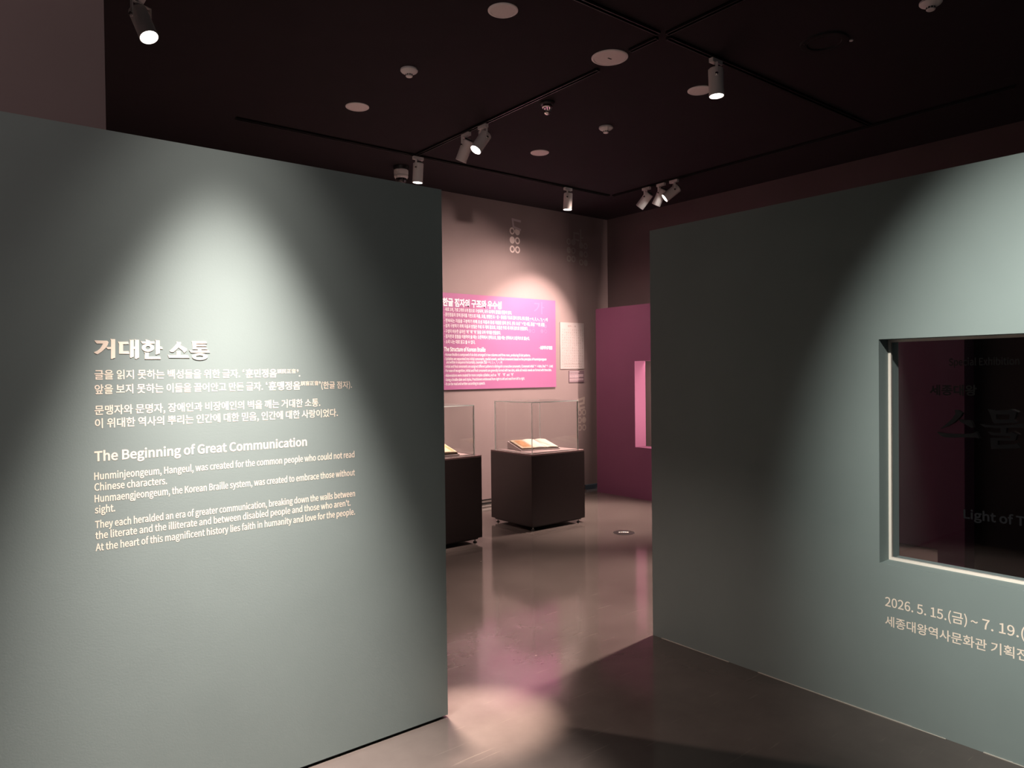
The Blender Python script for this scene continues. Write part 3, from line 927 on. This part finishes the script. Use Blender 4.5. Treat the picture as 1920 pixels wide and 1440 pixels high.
def spotlight(label, x, y, aim, along, energy, angle, blend, col, yaw=0.0, throw=None):
    """a white cylinder spot on a yoke under the track; its lamp shines out of the lens"""
    t = thing('track_spotlight', label, 'spotlight', (x, y, ZT), 'white track spotlights')
    a = Vector(aim).normalized()
    hx, hy = (0.055, 0.017) if along == 'x' else (0.017, 0.055)
    box('track_adapter', (-hx, hx, -hy, hy, -0.030, 0.0), M['white_metal'], t, bevel=0.003)
    s = Vector((0, 0, 1)).cross(a)
    if s.length < 0.15:
        s = Vector((math.cos(yaw), math.sin(yaw), 0))
    s.normalize()
    f = Vector((0, 0, 1)).cross(s)
    piv = Vector((0, 0, -0.116))
    fr = Matrix((s, f, Vector((0, 0, 1)))).transposed().to_4x4()
    bm = bmesh.new()
    add_lathe(bm, [(0.011, -0.030), (0.011, -0.039)], None, 14)
    add_box(bm, -0.060, 0.060, -0.009, 0.009, -0.042, -0.038)
    for sg in (-1, 1):
        add_box(bm, min(sg * 0.056, sg * 0.060), max(sg * 0.056, sg * 0.060), -0.009, 0.009, piv.z - 0.012, -0.042)
    bmesh.ops.transform(bm, matrix=fr, verts=bm.verts)
    yk = link_bm('yoke', bm, M['white_metal'], t)
    q = a.to_track_quat('-Z', 'Y').to_matrix().to_4x4()
    mt = Matrix.Translation(piv) @ q
    bm = bmesh.new()
    add_lathe(bm, [(0.020, 0.056), (0.043, 0.056), (0.0495, 0.050), (0.0495, -0.128), (0.0470, -0.130), (0.0445, -0.126), (0.0440, -0.118)],
              mt, 36, 0, True, False)
    hs = link_bm('housing', bm, M['white_metal'], t)
    bm = bmesh.new()
    add_lathe(bm, [(0.034, 0.0562), (0.034, 0.068), (0.030, 0.070)], mt, 28)
    link_bm('heat_sink', bm, M['dark_slot'], hs)
    bm = bmesh.new()
    add_lathe(bm, [(0.0438, -0.119), (0.0438, -0.1225), (0.030, -0.125), (0.010, -0.126)], mt, 36)
    link_bm('lens', bm, M['lens'], hs)
    for sg in (-1, 1):
        bm = bmesh.new()
        add_lathe(bm, [(0.010, 0.0), (0.010, 0.009), (0.007, 0.012)],
                  Matrix.Translation(piv + s * sg * 0.0602) @ (s * sg).to_track_quat('Z', 'Y').to_matrix().to_4x4(), 14)
        link_bm('pivot_knob', bm, M['chrome'], yk)
    spot_light('lamp', piv + a * 0.1335, throw or a, energy, angle, blend, col, 0.03, t)
    return t


spotlight('big white spotlight hanging at the upper left with its bright lens towards the viewer', 0.920, 4.39, (0.24, -0.46, -1.0), 'y', 260, 60, 0.6, WARM)
spotlight('white upright spotlight at the left end of the back track, beside the dome camera', 3.660, 6.000, (-0.02, 0.08, -1.0), 'x', 135, 150, 1.0, WARM, 0.7, (0.0, 0.20, -1.0))
spotlight('white spotlight tilted left with its lens hidden, left of the paired spotlights', 3.640, 5.168, (-0.16, 0.51, -1.0), 'y', 1300, 60, 0.7, WARM)
spotlight('white spotlight showing its round bright lens, right of the paired spotlights', 3.635, 4.913, (-0.72, 0.05, -1.0), 'y', 3000, 50, 0.6, WARM)
spotlight('white upright spotlight in the middle of the back track above the magenta panel', 5.621, 6.000, (-0.02, 0.06, -1.0), 'x', 190, 150, 1.0, WARM, 0.7, (0.05, 0.18, -1.0))
spotlight('white spotlight at the left of the bunch of three, most strongly lit', 6.330, 5.461, (-0.28, 0.86, -1.0), 'y', 600, 56, 0.6, WARM)
spotlight('white spotlight in the middle of the bunch of three', 6.330, 5.251, (-0.10, 0.59, -1.0), 'y', 1900, 46, 0.9, WARM, 0.0, (-0.22, 0.06, -1.0))
spotlight('white spotlight at the right of the bunch of three, turned left', 6.330, 5.071, (-0.80, 0.76, -0.85), 'y', 450, 86, 0.9, WARM)
spotlight('big white upright spotlight on the right track beside the white ceiling disc', 4.130, 2.950, (0.0, -0.03, -1.0), 'x', 1200, 58, 0.7, WARM, 0.7, (-0.16, 0.10, -1.0))


# ------------------------------------------------------------------ ceiling fittings
def speaker(label, x, y, r, logo=False):
    t = thing('ceiling_speaker', label, 'ceiling speaker', (x, y, ZC), 'round white ceiling discs')
    lathe('rim', [(r, 0.0), (r, -0.004), (r - 0.006, -0.008), (r - 0.016, -0.008), (r - 0.017, -0.003)], M['white_plastic'], t, n=48, cap1=False)
    gr = lathe('grille', [(r - 0.0172, 0.0), (r - 0.0172, -0.0055), (r * 0.5, -0.0075), (0.01, -0.008)], M['cap'], t, n=48)
    if logo:
        box('badge', (-0.016, 0.016, -0.005, 0.005, -0.0095, -0.0075), M['dark_slot'], gr)
    return t


speaker('white ceiling disc at the top edge, nearest the hanging left spotlight', 2.612, 3.322, 0.088)
speaker('largest white ceiling speaker with a small dark badge, interrupting the track', 3.565, 3.385, 0.122, True)
speaker('white ceiling disc above the left green partition', 2.627, 5.204, 0.091)
speaker('white ceiling disc farthest back, above the magenta panel', 4.550, 5.244, 0.088)
speaker('white ceiling disc half hidden behind the big right spotlight', 4.516, 3.370, 0.090)


def detector(label, x, y):
    t = thing('smoke_detector', label, 'smoke detector', (x, y, ZC), 'white smoke detectors')
    lathe('base', [(0.058, 0.0), (0.060, -0.003), (0.060, -0.013), (0.057, -0.016)], M['white_plastic'], t)
    sh = lathe('sensor_head', [(0.057, -0.0162), (0.054, -0.020), (0.030, -0.034), (0.024, -0.036), (0.024, -0.049), (0.020, -0.053), (0.006, -0.054)],
          M['white_plastic'], t)
    bm = bmesh.new()
    for k in range(10):
        a = k * 2 * math.pi / 10
        m_ = Matrix.Rotation(a, 4, 'Z') @ Matrix.Translation((0.0245, 0, -0.040))
        vs_before = len(bm.verts)
        add_box(bm, -0.001, 0.001, -0.004, 0.004, -0.006, 0.003)
        bm.verts.ensure_lookup_table()
        bmesh.ops.transform(bm, matrix=m_, verts=bm.verts[vs_before:])
    link_bm('vent_slots', bm, M['dark_slot'], sh)
    return t


detector('white smoke detector on the ceiling, left one above the green partition', 2.595, 4.356)
detector('white smoke detector with dark slots in the middle of the ceiling', 4.538, 4.361)
detector('white smoke detector cut by the top edge of the photo at the far right', 4.500, 1.755)

t = thing('sprinkler_head', 'chrome sprinkler head with a black collar on the ceiling', 'sprinkler', (3.762, 4.241, ZC))
lathe('collar', [(0.060, 0.0), (0.060, -0.006), (0.052, -0.020), (0.036, -0.026)], M['track'], t)
lathe('body', [(0.030, -0.0262), (0.040, -0.030), (0.042, -0.040), (0.036, -0.046), (0.020, -0.047)], M['chrome'], t, n=24)
for k in range(4):
    a = k * math.pi / 2 + 0.5
    bm = bmesh.new()
    add_lathe(bm, [(0.006, 0), (0.006, 0.042)], Matrix.Translation((0.032 * math.cos(a), 0.032 * math.sin(a), -0.046)) @
              Vector((-0.45 * math.cos(a), -0.45 * math.sin(a), -1)).to_track_quat('Z', 'Y').to_matrix().to_4x4(), 10)
    link_bm('frame_arm', bm, M['chrome'], t)
lathe('deflector', [(0.024, -0.078), (0.025, -0.084), (0.016, -0.094), (0.006, -0.096)], M['chrome'], t, n=24)

t = thing('dome_camera', 'white dome security camera with a black dome beside the left upright spotlight', 'security camera', (3.72, 6.427, ZC))
lathe('mount', [(0.080, 0.0), (0.080, -0.018), (0.072, -0.036)], M['track'], t)
lathe('body', [(0.066, -0.0362), (0.072, -0.042), (0.072, -0.078), (0.067, -0.090), (0.070, -0.094), (0.070, -0.108), (0.060, -0.124)], M['white_plastic'], t)
dm = lathe('dome', [(0.056, -0.1242), (0.055, -0.140), (0.046, -0.158), (0.028, -0.171), (0.004, -0.175)], M['dome'], t)
for k in range(7):
    a = k * 2 * math.pi / 7
    bm = bmesh.new()
    add_lathe(bm, [(0.005, 0), (0.004, 0.003)], Matrix.Translation((0.036 * math.cos(a), 0.036 * math.sin(a), -0.1665)) @ Matrix.Rotation(math.pi, 4, 'X'), 10)
    link_bm('infrared_emitter', bm, M['chrome'], dm)

t = thing('recessed_downlight', 'unlit black recessed ring in the ceiling at the upper right', 'downlight', (4.498, 2.391, ZC))
lathe('ring', [(0.100, 0.0), (0.104, -0.012), (0.142, -0.012), (0.146, 0.0)], M['black'], t, n=48, cap0=False, cap1=False)
lathe('baffle', [(0.0995, 0.0), (0.0995, -0.003), (0.02, -0.004)], M['ceiling'], t, n=48)
o = box('clip', (-0.006, 0.006, -0.003, 0.003, -0.015, -0.0122), M['alu'], t)
o.location = (-0.090, 0.085, 0)

o = lathe('indicator_lamp', [(0.012, 0.0), (0.012, -0.006), (0.006, -0.008)], M['white_plastic'], n=16)
o.location = (4.616, 2.273, ZC)
tag(o, 'tiny white indicator stud on the ceiling right of the black ring', 'indicator')

# floor outlet between the cases and the plum wall
t = thing('floor_box', 'round metal floor outlet cover before the plum partition', 'floor outlet', (5.29, 4.89, 0.0))
lathe('cover', [(0.105, 0.0), (0.105, 0.002), (0.098, 0.003), (0.02, 0.003)], M['track'], t, n=40)
bm = bmesh.new()
for k in range(5):
    add_box(bm, -0.050 + k * 0.020, -0.036 + k * 0.020, -0.010 + 0.004 * math.sin(k), 0.010 + 0.004 * math.sin(k), 0.0031, 0.006)
hd = link_bm('cover_glint', bm, M['white_plastic'], t)  # pale raised bars stand in for a lamp's highlight on the cover
hd.rotation_euler = (0, 0, -0.65)

# strip lights of the plum niche: one behind its head, one down the hidden jamb
def strip_light(label, loc, size, face, energy):
    t = thing('niche_light', label, 'strip light', loc, 'niche strip lights')
    sx, sy, sz = size
    box('strip', (-sx / 2, sx / 2, -sy / 2, sy / 2, -sz / 2, sz / 2), M['led'], t)
    al = bpy.data.lights.new('strip_lamp', 'AREA')
    al.shape = 'RECTANGLE'
    al.size, al.size_y = 0.02, max(size)
    al.energy = energy
    al.color = WARM
    ao = bpy.data.objects.new('strip_lamp', al)
    COL.objects.link(ao)
    ao.parent = t
    fv = Vector(face)
    ax = Vector((1, 0, 0)) if sz > sy else Vector((0, 1, 0))
    ao.rotation_euler = fv.to_track_quat('-Z', 'Y').to_euler()
    ao.location = fv * 0.012
    return t


strip_light('thin light strip behind the head of the plum niche', (PX + 0.212, (NY0 + NY1) / 2, NZ1 + 0.03), (0.016, 0.86, 0.016), (0, 0, -1), 5)
strip_light('thin upright light strip down the hidden jamb of the plum niche', (PX + 0.15, NY0 + 0.009, (NZ0 + NZ1) / 2), (0.016, 0.016, 1.0), (0, 1, 0), 38)
